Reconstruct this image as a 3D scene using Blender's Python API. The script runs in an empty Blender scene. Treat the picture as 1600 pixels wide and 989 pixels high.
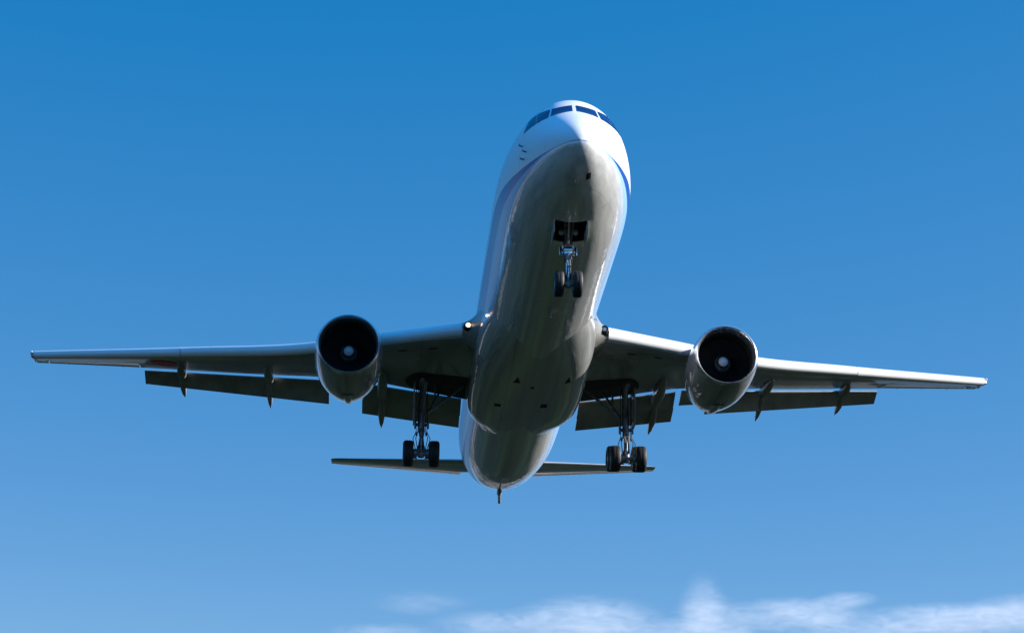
import bpy, bmesh, math, random
from mathutils import Vector, Matrix
random.seed(4)
PI = math.pi
rad = math.radians
scene = bpy.context.scene
COL = scene.collection

# ------------------------------------------------------------------ camera, sky, sun, exposure
# Aircraft frame: nose tip at the origin, +X to the airliner's left wing, +Y towards its tail, +Z up.
PITCH = Matrix.Rotation(rad(-3.0), 4, 'X')            # nose-up attitude on approach
EYE = Vector((-6.465, -68.166, -29.421))              # photographer in the aircraft frame
BASE = Vector((0.0, 27.1, -5.45))                     # below the main wheels
CAM_Z = 1.7
SHIFT = Matrix.Translation(Vector((0, 0, CAM_Z)) - PITCH @ EYE)
CRAFT = SHIFT @ PITCH                                 # aircraft frame -> world
cam_rot = Matrix.Rotation(-0.0614592, 4, 'Z') @ Matrix.Rotation(0.3169838, 4, 'X') @ Matrix.Rotation(-0.0105429, 4, 'Y')
cd = bpy.data.cameras.new('camera')
cam = bpy.data.objects.new('camera', cd)
COL.objects.link(cam)
cam.matrix_world = CRAFT @ Matrix.Translation(EYE) @ cam_rot @ Matrix.Rotation(PI / 2, 4, 'X')
cd.sensor_width = 36.0
cd.lens = 36.0 * 3386.8 / 1600.0
cd.clip_start = 0.5
cd.clip_end = 60000.0
scene.camera = cam

SUN = Vector((0.91, -0.08, 0.40)).normalized()        # towards the sun
sun_el = math.asin(SUN.z)
sun_az = math.atan2(SUN.x, SUN.y)
world = bpy.data.worlds.new('World')
scene.world = world
world.use_nodes = True
wn, wl = world.node_tree.nodes, world.node_tree.links
bg = wn['Background']
sky = wn.new('ShaderNodeTexSky')
sky.sky_type = 'NISHITA'
sky.sun_disc = False
sky.sun_elevation = sun_el
sky.sun_rotation = sun_az
sky.altitude = 0.0
sky.air_density = 0.8
sky.dust_density = 0.0
sky.ozone_density = 4.0
gain = wn.new('ShaderNodeVectorMath')                  # grade the clear sky towards the photograph's blue
gain.operation = 'MULTIPLY_ADD'
gain.inputs[1].default_value = (1.28, 0.98, 0.80)
gain.inputs[2].default_value = (-0.80, 0.68, 3.08)
floor0 = wn.new('ShaderNodeVectorMath')
floor0.operation = 'MAXIMUM'
floor0.inputs[1].default_value = (0.05, 0.05, 0.05)
wl.new(sky.outputs[0], gain.inputs[0])
wl.new(gain.outputs[0], floor0.inputs[0])
cap = wn.new('ShaderNodeVectorMath')                   # the haze band right at the horizon stays no brighter than the low sky
cap.operation = 'MINIMUM'
cap.inputs[1].default_value = (2.1, 4.3, 7.5)
wl.new(floor0.outputs[0], cap.inputs[0])
geo = wn.new('ShaderNodeTexCoord')
upw = wn.new('ShaderNodeSeparateXYZ')
wl.new(geo.outputs['Generated'], upw.inputs[0])
lift = wn.new('ShaderNodeMapRange')                    # overhead sky brightened as added fill for the shaded side
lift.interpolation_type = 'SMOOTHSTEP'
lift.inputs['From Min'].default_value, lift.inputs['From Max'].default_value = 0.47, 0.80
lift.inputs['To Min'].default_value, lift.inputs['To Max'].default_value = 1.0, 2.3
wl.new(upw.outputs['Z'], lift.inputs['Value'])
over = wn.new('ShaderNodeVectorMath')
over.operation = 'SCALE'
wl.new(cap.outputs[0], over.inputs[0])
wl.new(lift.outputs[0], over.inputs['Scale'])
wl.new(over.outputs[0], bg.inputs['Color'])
bg.inputs['Strength'].default_value = 0.05
sd = bpy.data.lights.new('sun', 'SUN')
sd.energy = 5.0
sd.angle = rad(0.53)
sd.color = (1.0, 0.955, 0.90)
so = bpy.data.objects.new('sun', sd)
COL.objects.link(so)
so.rotation_euler = SUN.to_track_quat('Z', 'Y').to_euler()
scene.view_settings.view_transform = 'Standard'
scene.view_settings.look = 'None'
scene.view_settings.exposure = 1.0
scene.view_settings.gamma = 1.0

# ------------------------------------------------------------------ materials
def mat(name, col, rough=0.5, metal=0.0, coat=0.0, coat_rough=0.03, spec=0.5, emit=None, noise=None, bump=0.0, coat_ior=None, joints=None):
    m = bpy.data.materials.new(name)
    m.use_nodes = True
    n, l = m.node_tree.nodes, m.node_tree.links
    b = n['Principled BSDF']
    b.inputs['Base Color'].default_value = (*col, 1)
    b.inputs['Roughness'].default_value = rough
    b.inputs['Metallic'].default_value = metal
    b.inputs['Coat Weight'].default_value = coat
    b.inputs['Coat Roughness'].default_value = coat_rough
    b.inputs['Specular IOR Level'].default_value = spec
    if emit:
        b.inputs['Emission Color'].default_value = (*emit[0], 1)
        b.inputs['Emission Strength'].default_value = emit[1]
    if coat_ior:
        b.inputs['Coat IOR'].default_value = coat_ior
    if noise:                                          # streaky grime: (scale xyz, amount, roughness swing)
        tc = n.new('ShaderNodeTexCoord')
        mp = n.new('ShaderNodeMapping')
        mp.inputs['Scale'].default_value = noise[0]
        tx = n.new('ShaderNodeTexNoise')
        tx.inputs['Scale'].default_value = 1.0
        tx.inputs['Detail'].default_value = 6.0
        rp = n.new('ShaderNodeValToRGB')
        rp.color_ramp.elements[0].position = 0.30
        rp.color_ramp.elements[1].position = 0.72
        k = 1 - noise[1]
        rp.color_ramp.elements[0].color = (col[0] * k, col[1] * k, col[2] * k, 1)
        rp.color_ramp.elements[1].color = (*col, 1)
        l.new(tc.outputs['Object'], mp.inputs['Vector'])
        l.new(mp.outputs[0], tx.inputs['Vector'])
        l.new(tx.outputs['Fac'], rp.inputs['Fac'])
        colour = rp.outputs['Color']
        if joints:
            mask = joints(n, l, tc.outputs['Object'])
            mj = n.new('ShaderNodeMix')
            mj.data_type = 'RGBA'
            l.new(mask, mj.inputs['Factor'])
            l.new(colour, mj.inputs['A'])
            mj.inputs['B'].default_value = (col[0] * .2, col[1] * .2, col[2] * .2, 1)
            colour = mj.outputs['Result']
        l.new(colour, b.inputs['Base Color'])
        if noise[2]:
            mr = n.new('ShaderNodeMapRange')
            mr.inputs['To Min'].default_value = rough - noise[2]
            mr.inputs['To Max'].default_value = rough + noise[2]
            l.new(tx.outputs['Fac'], mr.inputs['Value'])
            l.new(mr.outputs[0], b.inputs['Roughness'])
        if bump:
            bp = n.new('ShaderNodeBump')
            bp.inputs['Strength'].default_value = bump
            bp.inputs['Distance'].default_value = 0.02
            l.new(tx.outputs['Fac'], bp.inputs['Height'])
            l.new(bp.outputs[0], b.inputs['Normal'])
    return m

def mth(n, l, op, a, b=None, clamp=False):
    q = n.new('ShaderNodeMath')
    q.operation = op
    q.use_clamp = clamp
    for i, x in enumerate((a, b)):
        if x is None:
            continue
        if isinstance(x, (int, float)):
            q.inputs[i].default_value = x
        else:
            l.new(x, q.inputs[i])
    return q.outputs[0]

def cowl_joints(n, l, vec):                            # circular cowl splits and the latch line underneath
    sp = n.new('ShaderNodeSeparateXYZ')
    l.new(vec, sp.inputs[0])
    f = lambda op, a, b=None: mth(n, l, op, a, b)
    y = f('ADD', sp.outputs['Y'], BASE.y)
    out = None
    for y0 in (19.32, 20.55, 21.9):
        k = f('LESS_THAN', f('ABSOLUTE', f('SUBTRACT', y, y0)), .012)
        out = k if out is None else f('MAXIMUM', out, k)
    return f('MULTIPLY', out, .7)

def belly_joints(n, l, vec):                           # panel rows of the wing-to-body fairing
    sp = n.new('ShaderNodeSeparateXYZ')
    l.new(vec, sp.inputs[0])
    f = lambda op, a, b=None: mth(n, l, op, a, b)
    y = f('ADD', sp.outputs['Y'], BASE.y)
    out = f('LESS_THAN', f('ABSOLUTE', f('SUBTRACT', f('ABSOLUTE', sp.outputs['X']), 1.02)), .011)
    for y0 in (18.6, 20.6, 23.2, 24.9, 27.4, 29.3):
        out = f('MAXIMUM', out, f('LESS_THAN', f('ABSOLUTE', f('SUBTRACT', y, y0)), .012))
    return f('MULTIPLY', out, .6)

def wing_joints(n, l, vec):                            # oval tank panels along the box, spar lines and rib lines
    sp = n.new('ShaderNodeSeparateXYZ')
    l.new(vec, sp.inputs[0])
    f = lambda op, a, b=None: mth(n, l, op, a, b)
    x = f('ABSOLUTE', sp.outputs['X'])
    q = f('SUBTRACT', f('ADD', sp.outputs['Y'], BASE.y), f('ADD', f('MULTIPLY', x, .52), 22.9))
    px = f('MULTIPLY', f('SUBTRACT', f('FRACT', f('MULTIPLY', x, .85)), .5), 1 / .85 / .24)
    r = f('SQRT', f('ADD', f('POWER', f('ABSOLUTE', px), 2.0), f('POWER', f('ABSOLUTE', f('DIVIDE', q, .40)), 2.0)))
    oval = f('LESS_THAN', f('ABSOLUTE', f('SUBTRACT', r, 1.0)), .07)
    taper = f('SUBTRACT', 1.0, f('MULTIPLY', x, .032))
    out = oval
    for k, a in ((-2.6, .016), (2.3, .016), (1.1, .010)):
        out = f('MAXIMUM', out, f('LESS_THAN', f('ABSOLUTE', f('SUBTRACT', q, f('MULTIPLY', taper, k))), a))
    rib = f('LESS_THAN', f('ABSOLUTE', f('SUBTRACT', f('FRACT', f('MULTIPLY', x, .31)), .5)), .005)
    return f('MULTIPLY', f('MAXIMUM', out, rib), .55)

M = {}
M['white'] = mat('white_paint', (0.80, 0.80, 0.80), 0.30, coat=0.6, noise=((1.5, .25, 1.5), .05, .03))
M['silver'] = mat('silver_paint', (0.58, 0.58, 0.57), 0.45, metal=0.20, coat=1.0, coat_rough=0.010, coat_ior=2.0, noise=((3.2, .05, 3.2), .30, .05), joints=belly_joints)
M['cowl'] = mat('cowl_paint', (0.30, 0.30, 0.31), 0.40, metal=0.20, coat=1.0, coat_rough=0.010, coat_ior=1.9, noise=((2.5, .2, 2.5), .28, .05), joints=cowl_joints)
M['wing_grey'] = mat('wing_grey_paint', (0.31, 0.31, 0.295), 0.38, coat=0.35, coat_rough=0.10, noise=((.9, .35, .9), .38, .05), joints=wing_joints)
M['flap_grey'] = mat('flap_grey_paint', (0.32, 0.33, 0.32), 0.42, coat=0.2, coat_rough=0.15, noise=((1.6, .4, 1.6), .38, .05))
M['stab'] = mat('tail_paint', (0.46, 0.46, 0.47), 0.40, metal=0.20, coat=1.0, coat_rough=0.010, coat_ior=1.9, noise=((1.6, .6, 1.6), .2, .05))
M['slat_white'] = mat('slat_paint', (0.76, 0.76, 0.76), 0.30, coat=0.5, noise=((.8, .8, .8), .07, .04))
M['lip'] = mat('bare_aluminium', (0.66, 0.66, 0.68), 0.26, metal=0.90, noise=((1.3, 1.3, 1.3), .1, .05))
M['gear_metal'] = mat('gear_grey_metal', (0.30, 0.31, 0.33), 0.36, metal=0.45, noise=((5, 5, 5), .45, .06))
M['chrome'] = mat('chrome', (0.85, 0.85, 0.86), 0.10, metal=1.0)
M['tyre'] = mat('tyre_rubber', (0.018, 0.018, 0.019), 0.62, noise=((9, 9, 9), .4, .08))
M['rim'] = mat('wheel_hub', (0.30, 0.30, 0.31), 0.4, metal=0.5, noise=((6, 6, 6), .4, .05))
M['well_shade'] = mat('wheel_well_shade_paint', (0.05, 0.05, 0.05), 0.8, noise=((2, 2, 2), .6, .0))  # dark colour painting the shade inside the main-wheel bay
M['cavity'] = mat('dark_cavity', (0.012, 0.012, 0.013), 0.8)
M['fan'] = mat('fan_blade', (0.05, 0.05, 0.055), 0.42, metal=0.6)
M['spinner'] = mat('spinner_grey', (0.55, 0.56, 0.58), 0.4)
M['glass'] = mat('cockpit_glass', (0.006, 0.016, 0.085), 0.14, coat=0.15, coat_rough=0.02, spec=0.22)
M['lens'] = mat('lamp_glass', (0.72, 0.78, 0.84), 0.25, metal=0.0, coat=1.0)
M['lamp_lit'] = mat('lamp_lit', (0.9, 0.8, 0.7), 0.2, emit=((1.0, 0.74, 0.52), 1.2))
M['red'] = mat('dark_red_marking', (0.80, 0.03, 0.04), 0.5, coat=0.0)
M['pink'] = mat('red_tag', (0.62, 0.20, 0.16), 0.4)
M['nozzle'] = mat('exhaust_metal', (0.22, 0.20, 0.18), 0.4, metal=0.9, noise=((3, 3, 3), .4, .08))

# ------------------------------------------------------------------ mesh helpers (aircraft frame)
airliner = bpy.data.objects.new('airliner', None)
COL.objects.link(airliner)
airliner.empty_display_size = 5
airliner.matrix_world = CRAFT @ Matrix.Translation(BASE)
airliner['label'] = 'white and silver twin-engine passenger jet with blue cheatline, flying in with landing gear down'
airliner['category'] = 'airplane'

def finish(name, bm, m, parent=airliner, smooth=35, origin=None, recalc=True):
    """link a bmesh given in the aircraft frame as one child object"""
    mats = m if isinstance(m, (list, tuple)) else [m]
    if recalc:
        bmesh.ops.recalc_face_normals(bm, faces=bm.faces[:])
    bm.normal_update()
    for f in bm.faces:
        f.smooth = smooth > 0
    lim = rad(smooth)
    for e in bm.edges:
        if len(e.link_faces) == 2 and e.calc_face_angle(0) > lim:
            e.smooth = False
    base = BASE if origin is None else origin
    bmesh.ops.translate(bm, verts=bm.verts[:], vec=-base)
    me = bpy.data.meshes.new(name)
    bm.to_mesh(me)
    bm.free()
    for x in mats:
        me.materials.append(x)
    o = bpy.data.objects.new(name, me)
    COL.objects.link(o)
    if parent is not None:
        o.parent = parent
        po = Vector(parent.get('_o', BASE[:])) if parent is not airliner else BASE
        o.location = base - po
    o['_o'] = base[:]
    return o

def copy_part(o, dpos, parent=None):
    c = o.copy()
    COL.objects.link(c)
    c.parent = parent or o.parent
    c.location = o.location + Vector(dpos)
    return c

def loft(bm, rings, cap0=True, cap1=True, closed=True, mi=0):
    vs = [[bm.verts.new(p) for p in r] for r in rings]
    n = len(vs[0])
    out = []
    for a, b in zip(vs, vs[1:]):
        for i in range(n if closed else n - 1):
            j = (i + 1) % n
            f = bm.faces.new((a[i], a[j], b[j], b[i]))
            f.material_index = mi
            out.append(f)
    if cap0:
        bm.faces.new(vs[0][::-1]).material_index = mi
    if cap1:
        bm.faces.new(vs[-1]).material_index = mi
    return out

def frame_of(d):
    d = d.normalized()
    a = Vector((0, 0, 1)) if abs(d.z) < 0.9 else Vector((0, 1, 0))
    u = d.cross(a).normalized()
    return u, d.cross(u).normalized()

def tube(bm, pts, r, n=12, mi=0):
    """rod along points, radius number or list"""
    pts = [Vector(p) for p in pts]
    rs = r if isinstance(r, (list, tuple)) else [r] * len(pts)
    rings = []
    for i, p in enumerate(pts):
        d = pts[min(i + 1, len(pts) - 1)] - pts[max(i - 1, 0)]
        if d.length < 1e-6:
            d = pts[-1] - pts[0]
        u, v = frame_of(pts[-1] - pts[0] if len(pts) < 4 else d)
        rings.append([p + rs[i] * (math.cos(2 * PI * k / n) * u + math.sin(2 * PI * k / n) * v) for k in range(n)])
    loft(bm, rings, mi=mi)

def box(bm, c, s, rot=None, bevel=0.0, mi=0):
    g = bmesh.ops.create_cube(bm, size=1.0)
    mt = Matrix.Translation(Vector(c)) @ (rot or Matrix()) @ Matrix.Diagonal((s[0], s[1], s[2], 1))
    bmesh.ops.transform(bm, matrix=mt, verts=g['verts'])
    fs = {f for v in g['verts'] for f in v.link_faces}
    for f in fs:
        f.material_index = mi
    if bevel:
        es = {e for f in fs for e in f.edges}
        r = bmesh.ops.bevel(bm, geom=list(es), offset=bevel, segments=2, affect='EDGES', profile=0.5)
        for f in r['faces']:
            f.material_index = mi

def lathe(bm, c, prof, axis=(0, 1, 0), n=64, up=(0, 0, 1), mi=0, seg_mats=None):
    """revolve (along, radius) profile about an axis through c"""
    ax = Vector(axis).normalized()
    u = ax.cross(Vector(up)).normalized()
    v = u.cross(ax)
    c = Vector(c)
    prev = None
    for i, (t, r) in enumerate(prof):
        if r < 1e-5:
            ring = [bm.verts.new(c + ax * t)]
        else:
            ring = [bm.verts.new(c + ax * t + r * (math.cos(2 * PI * k / n) * u + math.sin(2 * PI * k / n) * v)) for k in range(n)]
        if prev:
            for k in range(n):
                a, b = prev[k % len(prev)], prev[(k + 1) % len(prev)]
                d, e = ring[k % len(ring)], ring[(k + 1) % len(ring)]
                vv = []
                for q in (a, b, e, d):
                    if q not in vv:
                        vv.append(q)
                if len(vv) > 2:
                    f = bm.faces.new(vv)
                    f.material_index = seg_mats[i - 1] if seg_mats else mi
        prev = ring

def pchip(xs, ys):
    n = len(xs)
    h = [xs[i + 1] - xs[i] for i in range(n - 1)]
    d = [(ys[i + 1] - ys[i]) / h[i] for i in range(n - 1)]
    m = [0.0] * n
    for i in range(1, n - 1):
        if d[i - 1] * d[i] > 0:
            w1, w2 = 2 * h[i] + h[i - 1], h[i] + 2 * h[i - 1]
            m[i] = (w1 + w2) / (w1 / d[i - 1] + w2 / d[i])
    m[0], m[-1] = d[0], d[-1]
    def f(x):
        if x <= xs[0]:
            return ys[0]
        if x >= xs[-1]:
            return ys[-1]
        i = max(k for k in range(n - 1) if xs[k] <= x)
        t = (x - xs[i]) / h[i]
        return ((2 * t ** 3 - 3 * t * t + 1) * ys[i] + (t ** 3 - 2 * t * t + t) * h[i] * m[i]
                + (-2 * t ** 3 + 3 * t * t) * ys[i + 1] + (t ** 3 - t * t) * h[i] * m[i + 1])
    return f

def lerp(a, b, t):
    return a + (b - a) * t

# ------------------------------------------------------------------ fuselage
#      y     half-width  top    bottom  widest-height
FUS = [(0.0,  0.02, -0.56, -0.60, -0.58), (0.03, 0.17, -0.41, -0.75, -0.58), (0.10, 0.33, -0.25, -0.90, -0.575),
       (0.22, 0.50, -0.07, -1.06, -0.565), (0.45, 0.73, 0.17, -1.26, -0.54), (0.80, 0.99, 0.47, -1.50, -0.50),
       (1.30, 1.28, 0.82, -1.75, -0.43), (1.80, 1.52, 1.16, -1.95, -0.37), (2.10, 1.64, 1.40, -2.05, -0.33),
       (2.50, 1.78, 1.80, -2.16, -0.29), (2.90, 1.90, 2.12, -2.26, -0.26), (3.30, 2.00, 2.31, -2.34, -0.23),
       (4.00, 2.15, 2.49, -2.46, -0.17), (5.00, 2.31, 2.61, -2.58, -0.10), (6.00, 2.42, 2.66, -2.66, -0.05),
       (7.50, 2.495, 2.68, -2.73, 0.0), (9.0, 2.515, 2.68, -2.75, 0.0), (30.0, 2.515, 2.68, -2.75, 0.0),
       (36.0, 2.515, 2.68, -2.75, 0.0), (39.0, 2.50, 2.68, -2.70, 0.03), (41.0, 2.46, 2.68, -2.55, 0.10),
       (43.0, 2.37, 2.68, -2.30, 0.22), (45.0, 2.22, 2.67, -2.00, 0.40), (47.0, 1.97, 2.64, -1.55, 0.62),
       (49.0, 1.62, 2.56, -1.00, 0.86), (51.0, 1.18, 2.40, -0.38, 1.08), (53.0, 0.62, 2.10, 0.42, 1.28),
       (53.9, 0.25, 1.72, 0.95, 1.33)]
fy = [r[0] for r in FUS]
fw, ft, fb, fc = [pchip(fy, [r[k] for r in FUS]) for k in (1, 2, 3, 4)]

def fus_pt(y, a):
    """a = angle from straight down, positive towards +X"""
    w, t, b, c = fw(y), ft(y), fb(y), fc(y)
    s, k = math.sin(a), -math.cos(a)
    return Vector((w * s, y, c + (t - c if k > 0 else c - b) * k))

def fus_in(p):
    y = p.y
    if y < 0 or y > 53.9:
        return 9.0
    w, t, b, c = fw(y), ft(y), fb(y), fc(y)
    h = (t - c) if p.z > c else (c - b)
    return (p.x / w) ** 2 + ((p.z - c) / h) ** 2

def fus_normal(p):
    e = 0.01
    g = Vector([fus_in(p + Vector(d) * e) - fus_in(p - Vector(d) * e) for d in ((1, 0, 0), (0, 1, 0), (0, 0, 1))])
    return g.normalized()

def fus_front(x, z):
    """surface point seen straight from the front at (x, z)"""
    lo, hi = 0.001, 9.0
    for _ in range(40):
        mid = (lo + hi) / 2
        if fus_in(Vector((x, mid, z))) > 1:
            lo = mid
        else:
            hi = mid
    return Vector((x, hi, z))

# livery: white above, dark blue cheatline, silver below (heights along the fuselage in the aircraft frame)
LINE_TOP = [(0.0, -0.60), (0.7, -0.67), (1.4, -0.69), (2.5, -0.66), (3.75, -0.55), (6.0, -0.36), (8.5, -0.26), (54.0, -0.22)]
LINE_LOW = [(0.0, -0.62), (1.2, -0.72), (2.4, -0.84), (4.0, -0.89), (5.5, -0.91), (9.0, -0.95), (54.0, -1.0)]
LINE_SKY_TINT = [(0.0, -0.63), (1.2, -0.78), (2.4, -0.98), (4.0, -1.18), (6.0, -1.38), (9.0, -1.50), (54.0, -1.55)]  # lower edge of the painted-in sky tint on the silver

def fuselage_material():
    m = bpy.data.materials.new('fuselage_livery')
    m.use_nodes = True
    n, l = m.node_tree.nodes, m.node_tree.links
    out = n['Material Output']
    n.remove(n['Principled BSDF'])
    tc = n.new('ShaderNodeTexCoord')
    sp = n.new('ShaderNodeSeparateXYZ')
    l.new(tc.outputs['Object'], sp.inputs[0])
    def node_math(op, a, b=None, clamp=False):
        q = n.new('ShaderNodeMath')
        q.operation = op
        q.use_clamp = clamp
        for i, x in enumerate((a, b)):
            if x is None:
                continue
            if isinstance(x, (int, float)):
                q.inputs[i].default_value = x
            else:
                l.new(x, q.inputs[i])
        return q.outputs[0]
    Y = node_math('ADD', sp.outputs['Y'], BASE.y)
    Z = node_math('ADD', sp.outputs['Z'], BASE.z)
    def curve(pts):
        c = n.new('ShaderNodeFloatCurve')
        cm = c.mapping.curves[0]
        lo = -2.0
        P = [(y / 54.0, (z - lo) / 2.0) for y, z in pts]
        cm.points[0].location = P[0]
        cm.points[1].location = P[-1]
        for p in P[1:-1]:
            cm.points.new(*p)
        c.mapping.update()
        l.new(node_math('DIVIDE', Y, 54.0), c.inputs['Value'])
        return node_math('ADD', node_math('MULTIPLY', c.outputs[0], 2.0), lo)
    def over(hgt, soft=0.012):                          # 1 above the line
        return node_math('ADD', node_math('DIVIDE', node_math('SUBTRACT', Z, hgt), soft), 0.5, clamp=True)
    is_sky_tint = over(curve(LINE_SKY_TINT))
    is_white = over(curve(LINE_TOP))
    is_blue_or_white = over(curve(LINE_LOW))
    # panel joints: radome ring, some frames, and lap joints along the skin
    def ring(y0, wdt=0.012):
        return node_math('LESS_THAN', node_math('ABSOLUTE', node_math('SUBTRACT', Y, y0)), wdt)
    seam = node_math('MULTIPLY', ring(1.05, 0.009), 0.3)
    for y0 in (2.9, 6.0, 8.6, 11.2, 13.8, 16.4, 36.5, 39.5, 42.5, 45.5):
        seam = node_math('MAXIMUM', seam, node_math('MULTIPLY', ring(y0, 0.011), 0.55))
    for z0 in (-1.75, -2.35):
        seam = node_math('MAXIMUM', seam, node_math('MULTIPLY', node_math('LESS_THAN', node_math('ABSOLUTE', node_math('SUBTRACT', Z, z0)), 0.006), 0.5))
    # forward cabin door outline
    inY = node_math('LESS_THAN', node_math('ABSOLUTE', node_math('SUBTRACT', Y, 6.6)), 0.56)
    inY2 = node_math('LESS_THAN', node_math('ABSOLUTE', node_math('SUBTRACT', Y, 6.6)), 0.535)
    inZ = node_math('LESS_THAN', node_math('ABSOLUTE', node_math('SUBTRACT', Z, 0.42)), 0.98)
    inZ2 = node_math('LESS_THAN', node_math('ABSOLUTE', node_math('SUBTRACT', Z, 0.42)), 0.955)
    door = node_math('SUBTRACT', node_math('MULTIPLY', inY, inZ), node_math('MULTIPLY', inY2, inZ2))
    seam = node_math('MAXIMUM', seam, door)
    def grime(col, sc, amt):
        mp = n.new('ShaderNodeMapping')
        mp.inputs['Scale'].default_value = sc
        tx = n.new('ShaderNodeTexNoise')
        tx.inputs['Scale'].default_value = 1.0
        tx.inputs['Detail'].default_value = 6
        l.new(tc.outputs['Object'], mp.inputs['Vector'])
        l.new(mp.outputs[0], tx.inputs['Vector'])
        rp = n.new('ShaderNodeValToRGB')
        rp.color_ramp.elements[0].position, rp.color_ramp.elements[1].position = 0.32, 0.68
        rp.color_ramp.elements[0].color = (*[c * (1 - amt) for c in col], 1)
        rp.color_ramp.elements[1].color = (*col, 1)
        l.new(tx.outputs['Fac'], rp.inputs['Fac'])
        mx = n.new('ShaderNodeMix')
        mx.data_type = 'RGBA'
        l.new(node_math('MULTIPLY', seam, 0.75), mx.inputs['Factor'])
        l.new(rp.outputs['Color'], mx.inputs['A'])
        mx.inputs['B'].default_value = (col[0] * .25, col[1] * .25, col[2] * .25, 1)
        return mx.outputs['Result'], tx.outputs['Fac']
    def bsdf(col, sc, amt, rough, metal, coat, cr):
        b = n.new('ShaderNodeBsdfPrincipled')
        c, f = grime(col, sc, amt)
        l.new(c, b.inputs['Base Color'])
        b.inputs['Metallic'].default_value = metal
        b.inputs['Coat Weight'].default_value = coat
        b.inputs['Specular IOR Level'].default_value = 0.25
        b.inputs['Coat Roughness'].default_value = cr
        mr = n.new('ShaderNodeMapRange')
        mr.inputs['To Min'].default_value = rough - .05
        mr.inputs['To Max'].default_value = rough + .06
        l.new(f, mr.inputs['Value'])
        l.new(mr.outputs[0], b.inputs['Roughness'])
        return b
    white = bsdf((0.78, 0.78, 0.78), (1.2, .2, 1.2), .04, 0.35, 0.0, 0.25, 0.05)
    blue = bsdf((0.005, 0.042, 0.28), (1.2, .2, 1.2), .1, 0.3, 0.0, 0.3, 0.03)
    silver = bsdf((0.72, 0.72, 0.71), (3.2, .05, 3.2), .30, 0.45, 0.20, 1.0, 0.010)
    silver.inputs['Coat IOR'].default_value = 2.0
    # faint skin waviness makes the reflected horizon break up
    mp = n.new('ShaderNodeMapping')
    mp.inputs['Scale'].default_value = (1.6, 0.9, 1.6)
    tx = n.new('ShaderNodeTexNoise')
    tx.inputs['Scale'].default_value = 1.0
    tx.inputs['Detail'].default_value = 3.0
    l.new(tc.outputs['Object'], mp.inputs['Vector'])
    l.new(mp.outputs[0], tx.inputs['Vector'])
    bp = n.new('ShaderNodeBump')
    bp.inputs['Strength'].default_value = 0.35
    bp.inputs['Distance'].default_value = 0.03
    l.new(tx.outputs['Fac'], bp.inputs['Height'])
    l.new(bp.outputs[0], silver.inputs['Normal'])
    l.new(bp.outputs[0], silver.inputs['Coat Normal'])
    sky_tint = bsdf((0.29, 0.47, 0.74), (1.2, .2, 1.2), .08, 0.3, 0.0, 0.25, 0.012)  # blue tint painted in, standing for sky mirrored in the silver
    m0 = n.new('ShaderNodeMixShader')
    l.new(is_sky_tint, m0.inputs[0])
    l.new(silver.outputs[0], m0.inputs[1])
    l.new(sky_tint.outputs[0], m0.inputs[2])
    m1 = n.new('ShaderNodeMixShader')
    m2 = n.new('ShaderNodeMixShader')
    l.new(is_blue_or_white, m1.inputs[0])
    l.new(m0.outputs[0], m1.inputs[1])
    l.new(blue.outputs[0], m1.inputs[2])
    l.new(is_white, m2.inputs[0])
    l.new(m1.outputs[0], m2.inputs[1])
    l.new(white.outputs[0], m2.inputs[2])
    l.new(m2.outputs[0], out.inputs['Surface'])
    return m

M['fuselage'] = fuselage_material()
NA = 112
BAY = (3.35, 4.80, 0.285)                     # nose wheel bay: y range, half angle of the opening
ys = [0.0, .012, .03, .06, .10, .15, .22, .30, .40, .52, .66, .8, .95, 1.1, 1.3, 1.5, 1.7, 1.9, 2.1, 2.3, 2.5, 2.7, 2.9, 3.1, BAY[0], 3.65, 4.0, 4.4, BAY[1], 5.2, 5.6, 6.0, 6.5, 7, 7.5, 8.2, 9]
ys += [9 + 1.5 * k for k in range(1, 19)] + [36 + .5 * k for k in range(1, 36)] + [53.75, 53.9]
da = 2 * PI / NA
k0 = round(BAY[2] / da)
bm = bmesh.new()
vs = [[bm.verts.new(fus_pt(y, k * da)) for k in range(NA)] for y in ys]
for i in range(len(ys) - 1):
    for k in range(NA):
        j = (k + 1) % NA
        inside = BAY[0] - .01 < ys[i] < BAY[1] - .01 and (k < k0 or k >= NA - k0)
        if not inside:
            bm.faces.new((vs[i][k], vs[i][j], vs[i + 1][j], vs[i + 1][k]))
bm.faces.new(vs[0])
bm.faces.new(vs[-1][::-1])
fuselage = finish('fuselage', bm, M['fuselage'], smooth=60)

def patch(name, quad, m, parent, off=0.008, nu=10, nv=5, front=False, side=None):
    """thin sheet lying on the fuselage; quad corners are (x, z) seen from the front"""
    bm = bmesh.new()
    g = []
    for j in range(nv + 1):
        row = []
        for i in range(nu + 1):
            u, v = i / nu, j / nv
            x = (quad[0][0] * (1 - u) + quad[1][0] * u) * (1 - v) + (quad[3][0] * (1 - u) + quad[2][0] * u) * v
            z = (quad[0][1] * (1 - u) + quad[1][1] * u) * (1 - v) + (quad[3][1] * (1 - u) + quad[2][1] * u) * v
            p = fus_front(x, z)
            row.append(bm.verts.new(p + fus_normal(p) * off))
        g.append(row)
    for j in range(nv):
        for i in range(nu):
            bm.faces.new((g[j][i], g[j][i + 1], g[j + 1][i + 1], g[j + 1][i]))
    return finish(name, bm, m, parent, smooth=60, recalc=False)

def quad_both(name, quad, m, off=0.008, **kw):
    a = patch(name, quad, m, fuselage, off, **kw)
    q = [(-x, z) for x, z in quad]
    b = patch(name, [q[1], q[0], q[3], q[2]], m, fuselage, off, **kw)
    return a, b

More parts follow.
